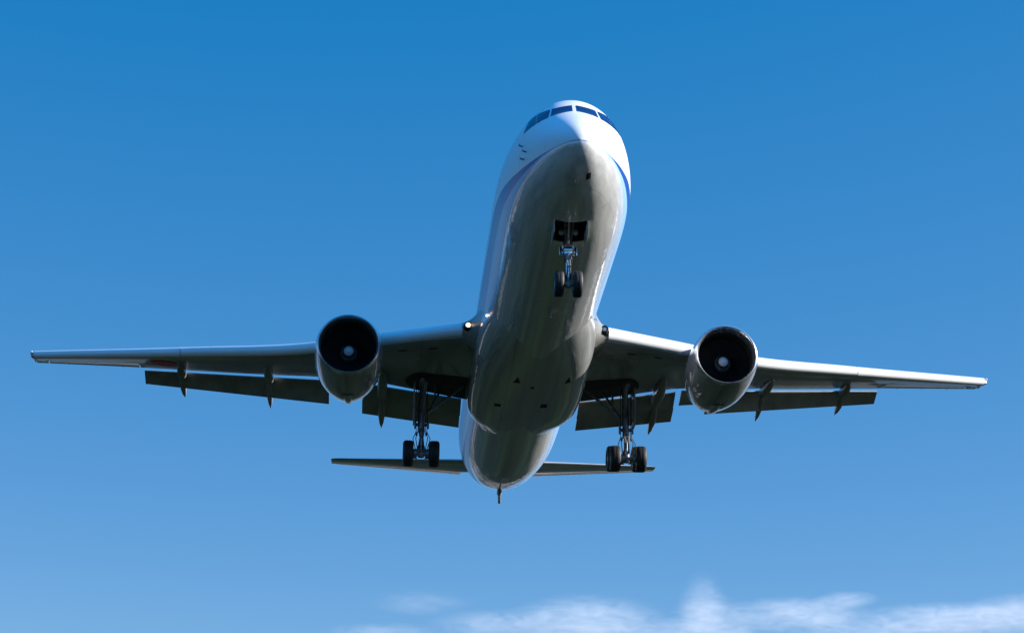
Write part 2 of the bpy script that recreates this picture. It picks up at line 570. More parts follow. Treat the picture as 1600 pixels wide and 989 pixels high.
# windscreen: two front panes, two side panes, two rear quarter panes (corners as seen from the front)
quad_both('cockpit_window', [(-0.07, 1.33), (-0.86, 1.12), (-0.77, 1.58), (-0.07, 1.73)][::-1], M['glass'], nu=14)
quad_both('cockpit_window', [(-0.93, 1.08), (-1.34, 0.93), (-1.26, 1.54), (-0.83, 1.57)][::-1], M['glass'], nu=14)
quad_both('cockpit_window', [(-1.36, 0.92), (-1.74, 0.82), (-1.52, 1.50), (-1.28, 1.54)][::-1], M['glass'], nu=14)

# air data probes, vents, aerials and the bay box
def stub(name, p, out_len, w, m, y_sweep=0.12):
    p = Vector(p)
    nrm = fus_normal(p)
    bm = bmesh.new()
    tube(bm, [p - nrm * .02, p + nrm * out_len, p + nrm * out_len + Vector((0, -y_sweep, 0))], [w, w * .8, w * .5], n=10)
    return finish(name, bm, m, fuselage)
for s in (-1,):
    for x, z in ((1.80, 0.20), (1.70, -0.17), (1.77, -0.37)):
        stub('pitot_probe', fus_front(s * x, z), 0.13, 0.035, M['gear_metal'])

def belly_patch(name, y0, y1, x0, x1, m, tri=False, off=0.010, parent=None, surf=None):
    """thin plate flush on the underside between stations y0..y1 (aft) and x0..x1"""
    bm = bmesh.new()
    g = []
    nu = nv = 6
    for j in range(nv + 1):
        y = lerp(y0, y1, j / nv)
        row = []
        for i in range(nu + 1):
            u = i / nu
            if tri:
                u = 0.5 + (u - 0.5) * max(j / nv, 0.04)
            x = lerp(x0, x1, u)
            p = surf(x, y)
            row.append(bm.verts.new(p + Vector((0, 0, -off))))
        g.append(row)
    for j in range(nv):
        for i in range(nu):
            bm.faces.new((g[j][i], g[j + 1][i], g[j + 1][i + 1], g[j][i + 1]))
    return finish(name, bm, m, parent or fuselage, smooth=60, recalc=False)

def fus_bottom(x, y):
    w, b, c = fw(y), fb(y), fc(y)
    return Vector((x, y, c - (c - b) * math.sqrt(max(0, 1 - (x / w) ** 2))))
belly_patch('drain_panel', 0.86, 1.10, 0.30, 0.46, M['cavity'], surf=fus_bottom)
bm = bmesh.new()
loft(bm, [[Vector((-.08 + dx * .6, .95 + dy, fus_bottom(-.08, .95 + dy).z + .02)) for dx, dy in ((-.02, 0), (0, -.09), (.02, 0), (0, .12))],
          [Vector((-.08 + dx * .4, 1.02 + dy * .6, fus_bottom(-.08, 1.0).z - .16)) for dx, dy in ((-.02, 0), (0, -.09), (.02, 0), (0, .12))]])
finish('blade_aerial', bm, M['silver'], fuselage)
bm = bmesh.new()
loft(bm, [[Vector((dx, 12.0 + dy, fus_bottom(0, 12).z + .02)) for dx, dy in ((-.03, .1), (0, -.2), (.03, .1), (0, .35))],
          [Vector((dx * .5, 12.2 + dy * .6, fus_bottom(0, 12).z - .30)) for dx, dy in ((-.03, .1), (0, -.2), (.03, .1), (0, .35))]])
finish('blade_aerial', bm, M['silver'], fuselage)
bm = bmesh.new()
yb0, yb1 = BAY[0] - .03, BAY[1] + .03
hx = 0.60
g = [[bm.verts.new(Vector((x, y, z))) for x, z in ((-hx - .06, -1.95), (-hx - .06, -1.1), (hx + .06, -1.1), (hx + .06, -1.95))] for y in (yb0, yb1)]
for k in range(3):
    bm.faces.new((g[0][k], g[0][k + 1], g[1][k + 1], g[1][k]))
bm.faces.new(g[0]); bm.faces.new(g[1][::-1])
g2 = [[bm.verts.new(fus_pt(y, a) + Vector((0, 0, .0))) for a in (-k0 * da, k0 * da)] for y in (BAY[0], BAY[1])]
for ((a, b), (c, d)) in (((g[0][0], g[1][0]), (g2[0][0], g2[1][0])), ((g[0][3], g[1][3]), (g2[0][1], g2[1][1]))):
    bm.faces.new((a, b, d, c))
bm.faces.new((g[0][0], g[0][3], g2[0][1], g2[0][0]))
bm.faces.new((g[1][0], g[1][3], g2[1][1], g2[1][0]))
for k in range(5):                                     # frames and pipes inside the bay
    yy = lerp(yb0 + .1, yb1 - .1, k / 4)
    for sx in (-1, 1):
        box(bm, (sx * .60, yy, -1.62), (.07, .04, .75), mi=1)
for sx in (-1, 1):
    tube(bm, [(sx * .48, yb0, -1.5), (sx * .52, yb1, -1.62)], .025, n=8, mi=1)
finish('wheel_bay', bm, [M['cavity'], M['gear_metal']], fuselage, smooth=0)
# tail skid, tail drain, small root lamp
bm = bmesh.new()
z0 = fus_bottom(0, 46.4).z
loft(bm, [[Vector((dx, 46.4 + dy, z)) for dx, dy in ((-w, 0), (-w * .6, -w), (w * .6, -w), (w, 0), (w * .6, w), (-w * .6, w))]
          for z, w in ((z0 + .1, .10), (z0 - .12, .14), (z0 - .24, .13), (z0 - .30, .085), (z0 - .70, .075), (z0 - .74, .05))])
finish('tail_skid', bm, M['gear_metal'], fuselage)
bm = bmesh.new()
tube(bm, [(1.28, 47.9, -.62), (1.62, 48.0, -.47)], .085, n=8)
finish('drain_mast', bm, M['gear_metal'], fuselage)

# ------------------------------------------------------------------ wing to body fairing
#       y     half-w  z centre  half-h  exponent
FAIR = [(14.6, 1.55, -1.20, 1.30, 2.0), (16.0, 2.00, -1.22, 1.42, 2.05), (17.6, 2.33, -1.25, 1.47, 2.08), (19.2, 2.50, -1.28, 1.485, 2.25),
        (21.0, 2.59, -1.31, 1.490, 2.6), (24.0, 2.62, -1.35, 1.485, 3.2), (26.5, 2.62, -1.35, 1.475, 3.7), (28.5, 2.58, -1.33, 1.455, 3.7),
        (29.6, 2.52, -1.30, 1.44, 3.4), (30.4, 2.43, -1.25, 1.45, 2.9), (31.2, 2.32, -1.2, 1.45, 2.5), (32.2, 2.15, -1.15, 1.42, 2.2), (34.0, 1.8, -1.0, 1.4, 2.0)]
pf = [pchip([r[0] for r in FAIR], [r[k] for r in FAIR]) for k in (1, 2, 3, 4)]
def fair_pt(y, a):
    w, c, h, e = [f(y) for f in pf]
    s, k = math.sin(a), -math.cos(a)
    return Vector((w * math.copysign(abs(s) ** (2 / e), s), y, c + h * math.copysign(abs(k) ** (2 / e), k)))
def fair_bottom(x, y):
    w, c, h, e = [f(y) for f in pf]
    z = c - h * max(0, 1 - abs(x / w) ** e) ** (1 / e)
    return Vector((x, y, min(z, fus_bottom(x, y).z)))
bm = bmesh.new()
loft(bm, [[fair_pt(14.6 + 19.4 * i / 78, 2 * PI * k / 128) for k in range(128)] for i in range(79)])
fairing = finish('belly_fairing', bm, M['silver_skin'] if 'silver_skin' in M else M['silver'], smooth=60)
belly_patch('air_inlet', 21.2, 22.0, -0.84, -0.52, M['cavity'], tri=True, parent=fairing, surf=fair_bottom)
belly_patch('air_inlet', 21.4, 22.2, 1.42, 1.70, M['cavity'], tri=True, parent=fairing, surf=fair_bottom)
belly_patch('air_outlet', 25.45, 25.85, -1.45, -1.15, M['cavity'], parent=fairing, surf=fair_bottom)
belly_patch('air_outlet', 25.2, 25.8, 0.62, 0.92, M['cavity'], parent=fairing, surf=fair_bottom)
belly_patch('drain_hole', 22.5, 22.8, -0.02, 0.12, M['cavity'], parent=fairing, surf=fair_bottom)
for sx in (-1, 1):
    bm = bmesh.new()
    lathe(bm, (sx * 2.27, 16.95, -1.42), [(-.02, 0.0), (-.015, .035), (.03, .05), (.08, .05)], n=20)
    finish('runway_lamp', bm, M['lamp_lit'] if sx < 0 else M['lens'], fairing)

# ------------------------------------------------------------------ wings
LEz = pchip([0, 2.9, 6.5, 9.6, 15.3, 23.5, 25], [-1.15, -1.0, -.80, -.64, .17, 1.47, 1.7])
TEz = pchip([0, 2.4, 6.4, 9.5, 12.5, 18.0, 23.5, 25], [-1.75, -1.42, -.68, -.15, .22, 1.0, 1.71, 1.9])
def LEy(x):
    return 17.97 + .675 * x
def TEy(x):
    return 29.6 + .05 * x if x < 7.2 else lerp(29.96, 30.6, (x - 7.2) / 1.6) if x < 8.8 else 27.3 + .375 * x
def thick(x):
    return lerp(.135, .105, min(x / 12, 1))
def wing_pt(x, u, top):
    """point on the wing skin at span x, chord fraction u"""
    yl, zl, yt, zt = LEy(x), LEz(x) - .04, TEy(x), TEz(x)
    c = yt - yl
    t = thick(x)
    th = 5 * t * (.2969 * math.sqrt(u) - .126 * u - .3516 * u * u + .2843 * u ** 3 - .1036 * u ** 4)
    camber = .018 * 4 * u * (1 - u) + .01 * math.sin(PI * u * u)
    return Vector((x, yl + c * u, lerp(zl, zt, u) + c * (camber + (th if top else -th))))
def wing_section(x, u0, u1, s, n=22):
    us = [u0 + (u1 - u0) * (1 - math.cos(PI * k / n)) / 2 for k in range(n + 1)]
    ring = [wing_pt(x, u, False) for u in us] + [wing_pt(x, u, True) for u in us[::-1]]
    if u1 == 1.0:                                     # blunt trailing edge lip
        ring[n] += Vector((0, 0, -.012)); ring[n + 1] += Vector((0, 0, .012))
    return [Vector((s * p.x, p.y, p.z)) for p in ring]

def surface(name, x0, x1, LE, TE, t, m, parent, s, n=10, ns=8, camber=.0):
    """lofted aerofoil panel between two (y, z) leading/trailing edges"""
    bm = bmesh.new()
    rings = []
    for k in range(ns + 1):
        q = k / ns
        x = lerp(x0, x1, q)
        a = Vector((x, lerp(LE[0][0], LE[1][0], q), lerp(LE[0][1], LE[1][1], q)))
        b = Vector((x, lerp(TE[0][0], TE[1][0], q), lerp(TE[0][1], TE[1][1], q)))
        d = b - a
        nrm = Vector((0, -d.z, d.y)).normalized()
        us = [(1 - math.cos(PI * i / n)) / 2 for i in range(n + 1)]
        th = [t * (3.0 * math.sqrt(u) * (1 - u) * .62 + .03) * .5 for u in us]
        lo = [a + d * u + nrm * (d.length * camber * 4 * u * (1 - u) - h) for u, h in zip(us, th)]
        up = [a + d * u + nrm * (d.length * camber * 4 * u * (1 - u) + h) for u, h in zip(us, th)]
        rings.append([Vector((s * p.x, p.y, p.z)) for p in lo + up[::-1]])
    loft(bm, rings)
    return finish(name, bm, m, parent, smooth=50)

def canoe(name, x, stations, m, parent, s):
    """flap track fairing: (y, z top, z bottom, half width)"""
    bm = bmesh.new()
    rings = []
    for y, zt, zb, w in stations:
        ring = []
        for k in range(20):
            a = 2 * PI * k / 20
            sx = math.copysign(abs(math.cos(a)) ** .6, math.cos(a)) * w
            sz = math.copysign(abs(math.sin(a)) ** .7, math.sin(a))
            ring.append(Vector((s * x + sx, y, (zt + zb) / 2 + (zt - zb) / 2 * sz)))
        rings.append(ring)
    loft(bm, rings)
    return finish(name, bm, m, parent, smooth=50)

def under(x, y):
    yl, yt = LEy(x), TEy(x)
    return wing_pt(x, min(max((y - yl) / (yt - yl), .0), 1.0), False).z

def build_wing(s):
    bm = bmesh.new()
    secs = []
    xs = [1.2, 2.0, 2.9, 4, 5, 6, 6.6, 7.2, 8.0, 8.8, 10, 11.5, 13, 14.5, 16, 17.2, 18.28]
    secs += [wing_section(x, .035, 1.0, s) for x in xs]
    secs += [wing_section(18.285, .035, .74, s)] + [wing_section(x, .035, .74, s) for x in (19.5, 21, 22.4, 23.0)]
    secs += [wing_section(23.005, .035, 1.0, s), wing_section(23.4, .035, 1.0, s), wing_section(23.62, .05, 1.0, s)]
    loft(bm, secs)
    wing = finish('wing', bm, M['wing_grey'], smooth=40)
    # aileron at the outer trailing edge, inboard aileron behind the engine
    bm = bmesh.new()
    loft(bm, [wing_section(x, .752, 1.0, s, 8) for x in (18.33, 20, 21.5, 22.96)])
    finish('aileron', bm, M['silver'], wing)
    surface('aileron', 7.66, 8.86, ((29.95, -.62), (30.5, -.42)), ((31.0, -1.06), (31.5, -.82)), .2, M['flap_grey'], wing, s)
    # leading-edge slats, lowered: inboard, and two outboard of the engine
    def slat(x0, x1):
        b = bmesh.new()
        rings = []
        for k in range(13):
            x = lerp(x0, x1, k / 12)
            h = lerp(.56, .36, min(max((x - 2.9) / 20, 0), 1))
            y, z = LEy(x), LEz(x)
            prof = [(.62, -.52), (.38, -.50), (.16, -.38), (.04, -.20), (0, -.02), (.05, .18), (.2, .36), (.46, .52), (.9, .68), (1.5, .82),
                    (1.5, .78), (.95, .56), (.62, .30), (.5, .0), (.52, -.3)]
            rings.append([Vector((s * x, y + u * h, z + v * h)) for u, v in prof])
        loft(b, rings)
        return finish('slat', b, M['slat_white'], wing, smooth=40)
    slat(3.15, 7.35)
    slat(8.55, 15.9)
    slat(15.93, 23.45)
    # wing-root glove with the landing lamp in its nose
    bm = bmesh.new()
    rings = []
    for k in range(15):
        q = k / 14
        x = lerp(2.20, 3.14, q)
        h = lerp(.80, .56, q ** .6)
        y, z = LEy(x) - 2.6 * (1 - q) ** 2.4, LEz(x) + .05 * (1 - q)
        prof = [(3.2, -.98), (1.5, -.80), (.7, -.62), (.25, -.40), (.06, -.18), (.0, .02), (.05, .2), (.2, .38), (.46, .54), (1.1, .75), (3.2, .95)]
        rings.append([Vector((s * x, y + u * h, z + v * h)) for u, v in prof])
    loft(bm, rings)
    finish('wing_root_glove', bm, M['wing_grey'], wing, smooth=45)
    # curved strake running from the slat's inner end down the body
    bm = bmesh.new()
    rings = []
    for k in range(13):
        q = k / 12
        p = Vector((s * lerp(3.22, 2.56, q ** .8), lerp(19.75, 22.3, q), lerp(-.92, -2.0, q ** .75)))
        w = .30 * (1 - q) ** .8 + .02
        rings.append([p + Vector((0, 0, .015)), p + Vector((-s * .02, w, .03)), p + Vector((-s * .02, w, 0)), p + Vector((0, 0, -.015))])
    loft(bm, rings)
    finish('root_strake', bm, M['flap_grey'], wing, smooth=30)
    bm = bmesh.new()
    lathe(bm, (s * 2.92, 19.70, -.98), [(.24, .12), (-.06, .122), (-.07, .14), (.0, .165), (.3, .20)], n=24)
    finish('lamp_housing', bm, M['cavity'], wing)
    bm = bmesh.new()
    lathe(bm, (s * 2.92, 19.70, -.98), [(0, 0), (.005, .085), (.04, .11), (.25, .13)], n=24)
    finish('landing_lamp', bm, M['lamp_lit'] if s < 0 else M['lens'], wing)
    # inboard double-slotted flap and single-slotted outboard flap
    surface('flap', 2.78, 7.42, ((29.95, -1.33), (30.25, -.60)), ((31.20, -1.80), (31.28, -1.22)), .28, M['flap_grey'], wing, s, camber=.05)
    surface('flap', 2.80, 7.44, ((31.08, -1.74), (31.18, -1.16)), ((32.15, -2.13), (32.2, -1.54)), .13, M['wing_grey'], wing, s, camber=.04)
    surface('flap', 9.02, 18.12, ((30.88, -.32), (34.32, .94)), ((31.85, -1.22), (35.12, .48)), .24, M['flap_grey'], wing, s, camber=.05)
    # flap track fairings: fixed front shell and drooped tail cone
    for x, y0, yl, tip in ((6.50, 27.2, 30.6, (33.5, -1.86)), (11.9, 29.2, 31.9, (34.1, -.86)), (16.2, 32.0, 33.6, (35.6, .0))):
        k = .23 if x < 10 else .20
        d = .62 if x < 10 else .42
        za, zm, zl = under(x, y0), under(x, lerp(y0, yl, .5)), min(under(x, yl), TEz(x))
        canoe('flap_track_fairing', x, [(y0, za + .02, za - .03, .03), (lerp(y0, yl, .15), under(x, lerp(y0, yl, .15)) + .04, under(x, lerp(y0, yl, .15)) - d * .45, k * .75),
              (lerp(y0, yl, .5), zm + .05, zm - d, k), (lerp(y0, yl, .9), zl + .02, zl - d * 1.05, k), (yl, zl - .02, zl - d * 1.02, k * .96)], M['wing_grey'], wing, s)
        z1 = zl - d * .45
        ys0 = yl + .30
        L = tip[0] - ys0
        ztop = lambda q: lerp(z1, tip[1], q)
        canoe('fairing_tail', x, [(ys0 - .04, ztop(0) - .02, ztop(0) - d * .30, k * .35), (ys0 + L * .10, ztop(.1), ztop(.1) - d * .62, k * .70), (ys0 + L * .35, ztop(.35), ztop(.35) - d * .80, k * .78),
              (ys0 + L * .7, ztop(.7), ztop(.75) - d * .42, k * .50), (tip[0], tip[1] + .02, tip[1] - .02, .012)], M['wing_grey'], wing, s)
    # flat dark sheet under the root, painting shade of the open main-wheel bay
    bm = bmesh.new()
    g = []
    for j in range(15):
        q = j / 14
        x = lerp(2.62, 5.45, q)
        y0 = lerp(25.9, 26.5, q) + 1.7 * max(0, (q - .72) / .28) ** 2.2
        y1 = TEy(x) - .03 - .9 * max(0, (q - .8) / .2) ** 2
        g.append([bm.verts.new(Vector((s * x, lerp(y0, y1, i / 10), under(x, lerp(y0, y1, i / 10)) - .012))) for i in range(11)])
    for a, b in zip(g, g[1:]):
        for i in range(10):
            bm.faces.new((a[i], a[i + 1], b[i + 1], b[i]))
    finish('wheel_well_shade', bm, M['well_shade'], wing, recalc=False)
    # small access grilles behind the slat, wing-tip lamp
    for x, u in ((4.3, .12), (5.6, .13)):
        bm = bmesh.new()
        pts = []
        for du, dx in ((-.008, -.18), (-.004, .2), (.010, .26), (.008, -.1)):
            p = wing_pt(x + dx, u + du, False)
            pts.append(bm.verts.new(Vector((s * p.x, p.y, p.z - .012))))
        bm.faces.new(pts)
        finish('drain_scoop', bm, M['cavity'], wing, recalc=False)
    bm = bmesh.new()
    lathe(bm, (s * 23.60, LEy(23.6) + .3, LEz(23.6) + .12), [(-.25, 0), (-.22, .05), (-.1, .085), (.3, .10), (1.4, .05), (1.5, 0)], n=16)
    finish('tip_lamp', bm, M['slat_white'], wing)
    # static wicks along the outer trailing edge
    for x in (19.2, 20.6, 22.0):
        bm = bmesh.new()
        p = wing_pt(x, 1.0, False)
        tube(bm, [(s * x, p.y - .02, p.z), (s * x, p.y + .28, p.z + .005)], .008, n=6)
        finish('static_wick', bm, M['cavity'], wing)
    return wing

wing_r = build_wing(-1)
wing_l = build_wing(1)
# dark red disc under the starboard wing
bm = bmesh.new()
c = (16.95, .56)
vsd = []
for k in range(40):
    a = 2 * PI * k / 40
    x = c[0] + .62 * math.cos(a)
    u = (LEy(c[0]) + c[1] * (TEy(c[0]) - LEy(c[0])) + 1.05 * math.sin(a) - LEy(x)) / (TEy(x) - LEy(x))
    p = wing_pt(x, u, False)
    vsd.append(bm.verts.new(Vector((-p.x, p.y, p.z - .03))))
pc = wing_pt(c[0], c[1], False)
ctr = bm.verts.new(Vector((-pc.x, pc.y, pc.z - .035)))
for k in range(40):
    bm.faces.new((ctr, vsd[k], vsd[(k + 1) % 40]))
finish('red_disc', bm, M['red'], wing_r)

# ------------------------------------------------------------------ tail surfaces
def tail_surface(name, secs, m, vertical=False, lift=0.0, u0=0.0, u1=1.0, parent=airliner):
    bm = bmesh.new()
    rings = []
    n = 16
    us = [u0 + (u1 - u0) * (1 - math.cos(PI * i / n)) / 2 for i in range(n + 1)]
    for x, yl, z, c, t in secs:
        lo, up = [], []
        for u in us:
            th = 5 * t * c * (.2969 * math.sqrt(u) - .126 * u - .3516 * u * u + .2843 * u ** 3 - .1036 * u ** 4)
            if vertical:
                lo.append(Vector((-th, yl + c * u, z))); up.append(Vector((th, yl + c * u, z)))
            else:
                lo.append(Vector((x, yl + c * u, z + lift * c * u - th))); up.append(Vector((x, yl + c * u, z + lift * c * u + th)))
        rings.append(lo + up[::-1])
    loft(bm, rings)
    return finish(name, bm, m, parent, smooth=50)
for s in (-1, 1):
    hs_secs = [(s * 1.0, 45.9, -.12, 5.0, .07), (s * 2.0, 46.65, .0, 4.7, .07), (s * 5.5, 49.25, .62, 3.25, .065), (s * 9.0, 51.85, 1.24, 1.85, .06), (s * 9.3, 52.15, 1.29, 1.55, .04)]
    stab = tail_surface('horizontal_stabilizer', hs_secs, M['stab'], lift=.07, u1=.70)
    tail_surface('elevator', hs_secs[1:], M['stab'], lift=.07, u0=.712, parent=stab)
tail_surface('tail_fin', [(0, 41.5, 2.55, 9.2, .06), (0, 44.0, 3.2, 7.6, .09), (0, 49.5, 9.8, 3.9, .09), (0, 50.2, 10.7, 3.4, .08)], M['white'], True)

# ------------------------------------------------------------------ engines
def build_engine(s):
    ex, ey, ez = s * 7.96, 18.46, -2.35
    ax = Vector((0, math.cos(rad(2.6)), -math.sin(rad(2.6))))
    c = Vector((ex, ey, ez))
    prof = [(.42, 1.165), (.55, 1.19), (1.3, 1.18), (1.3, 1.16)]
    bm = bmesh.new()
    outer = [(.16, 1.355), (.35, 1.39), (.8, 1.43), (1.5, 1.45), (2.3, 1.44), (3.0, 1.385), (3.7, 1.27), (4.3, 1.13), (4.62, 1.05), (4.60, 1.02), (3.6, 1.05)]
    lathe(bm, c, outer, ax, 72)
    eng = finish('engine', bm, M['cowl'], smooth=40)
    # belly bulge along the lower cowl
    bm = bmesh.new()
    rings = []
    for t, r, w in ((2.0, 1.42, .08), (2.6, 1.40, .17), (3.4, 1.32, .21), (4.3, 1.16, .21), (4.75, 1.05, .16)):
        p = c + ax * t
        rings.append([p + Vector((w * math.cos(a), 0, -r + .10 + .14 * math.sin(a))) for a in [2 * PI * k / 14 for k in range(14)]])
    loft(bm, rings)
    finish('cowl_latch_fairing', bm, M['cowl'], eng)
    bm = bmesh.new()
    lathe(bm, c, [(.50, 1.165), (.30, 1.168), (.14, 1.188), (.04, 1.225), (0, 1.265), (.02, 1.302), (.07, 1.33), (.157, 1.354)], ax, 72)
    finish('inlet_lip', bm, M['lip'], eng, smooth=60)
    bm = bmesh.new()
    lathe(bm, c, [(.48, 1.165), (.7, 1.17), (1.45, 1.18), (1.5, .2)], ax, 72)
    finish('inlet_duct', bm, M['cavity'], eng, smooth=40)
    bm = bmesh.new()
    for k in range(38):
        a0 = 2 * PI * k / 38
        rows = []
        for r, tw, ch in ((.34, .25, .20), (.7, .75, .24), (1.13, 1.1, .27)):
            row = []
            for e in (-.5, 0, .5):
                a = a0 + e * ch * math.sin(tw) / r
                row.append(c + ax * (1.22 + e * ch * math.cos(tw) + .01) + Vector((r * math.cos(a), 0, r * math.sin(a))))
            rows.append([bm.verts.new(p) for p in row])
        for r0, r1 in zip(rows, rows[1:]):
            for i in range(2):
                bm.faces.new((r0[i], r0[i + 1], r1[i + 1], r1[i]))
    fan = finish('fan', bm, M['fan'], eng, smooth=60, recalc=False)
    fan['kind'] = 'thing'
    bm = bmesh.new()
    lathe(bm, c, [(.78, 0), (.80, .08), (.86, .155), (.93, .21), (.94, .215), (1.04, .27), (1.05, .275), (1.2, .36), (1.3, .37)], ax, 40,
          seg_mats=[0, 0, 0, 1, 1, 1, 2, 2])
    finish('spinner', bm, [M['spinner'], M['cavity'], M['rim']], eng, smooth=50)
    bm = bmesh.new()
    lathe(bm, c, [(3.6, .92), (4.6, .86), (5.3, .70), (5.9, .52), (5.88, .49), (5.2, .5)], ax, 48)
    finish('core_nozzle', bm, M['nozzle'], eng)
    bm = bmesh.new()
    lathe(bm, c, [(5.0, .36), (5.7, .34), (6.3, .16), (6.6, 0)], ax, 32)
    finish('exhaust_cone', bm, M['nozzle'], eng)
    # pylon from the cowl crown to the wing
    bm = bmesh.new()
    rings = []
    for t, zb, zt, w in ((.95, 1.30, 1.42, .05), (1.5, 1.2, 1.62, .17), (2.6, 1.1, 1.80, .22), (4.0, .9, 1.86, .24), (5.2, .55, 1.88, .23), (6.6, .62, 1.85, .20), (8.2, 1.0, 1.7, .10), (9.4, 1.35, 1.5, .03)):
        p = c + Vector((0, t, 0))
        rings.append([p + Vector((dx * w, 0, lerp(zb, zt, q))) for dx, q in ((-.7, 0), (-1, .15), (-1, .85), (-.6, 1), (.6, 1), (1, .85), (1, .15), (.7, 0))])
    loft(bm, rings)
    finish('pylon', bm, M['cowl'], eng, smooth=40)
    # cowl strake and drain slot
    bm = bmesh.new()
    q = c + ax * 3.0
    bmv = [bm.verts.new(q + Vector((dx, dy, -1.392 - dz))) for dx, dy, dz in ((-.25, -.04, .0), (.25, -.04, .0), (.25, .08, .0), (-.25, .08, .0))]
    bm.faces.new(bmv[::-1])
    bmesh.ops.translate(bm, verts=bm.verts[:], vec=(0, -.7, -.03))
    finish('drain_slot', bm, M['cavity'], eng, recalc=False)
    return eng
build_engine(-1)
build_engine(1)

# ------------------------------------------------------------------ landing gear
def wheel_mesh(bm, c, R, W, mi_t=0, mi_r=1):
    h = W / 2
    prof = [(-h * .55, R * .50), (-h * .80, R * .56), (-h * .98, R * .72), (-h, R * .82), (-h * .88, R * .93), (-h * .62, R * .985), (-h * .32, R), (-h * .30, R * .985), (-h * .26, R * .985), (-h * .24, R),
            (-.02, R), (-.015, R * .985), (.015, R * .985), (.02, R), (h * .24, R), (h * .26, R * .985), (h * .30, R * .985), (h * .32, R),
            (h * .62, R * .985), (h * .88, R * .93), (h, R * .82), (h * .98, R * .72), (h * .80, R * .56), (h * .55, R * .50)]
    lathe(bm, c, prof, (1, 0, 0), 48, mi=mi_t)
def rim_mesh(bm, c, R, W):
    h = W / 2
    lathe(bm, c, [(-h * .80, 0), (-h * .82, R * .18), (-h * .62, R * .22), (-h * .50, R * .40), (-h * .78, R * .52), (-h * .82, R * .555), (h * .82, R * .555), (h * .78, R * .52), (h * .5, R * .40), (h * .62, R * .22), (h * .82, R * .18), (h * .8, 0)], (1, 0, 0), 36)

def wheel(c, R, W, gear):
    bm = bmesh.new()
    wheel_mesh(bm, c, R, W)
    t = finish('tyre', bm, M['tyre'], gear, smooth=40, origin=Vector(c))
    bm = bmesh.new()
    rim_mesh(bm, c, R, W)
    r = finish('wheel_hub', bm, M['rim'], gear, smooth=40, origin=Vector(c))
    return t, r

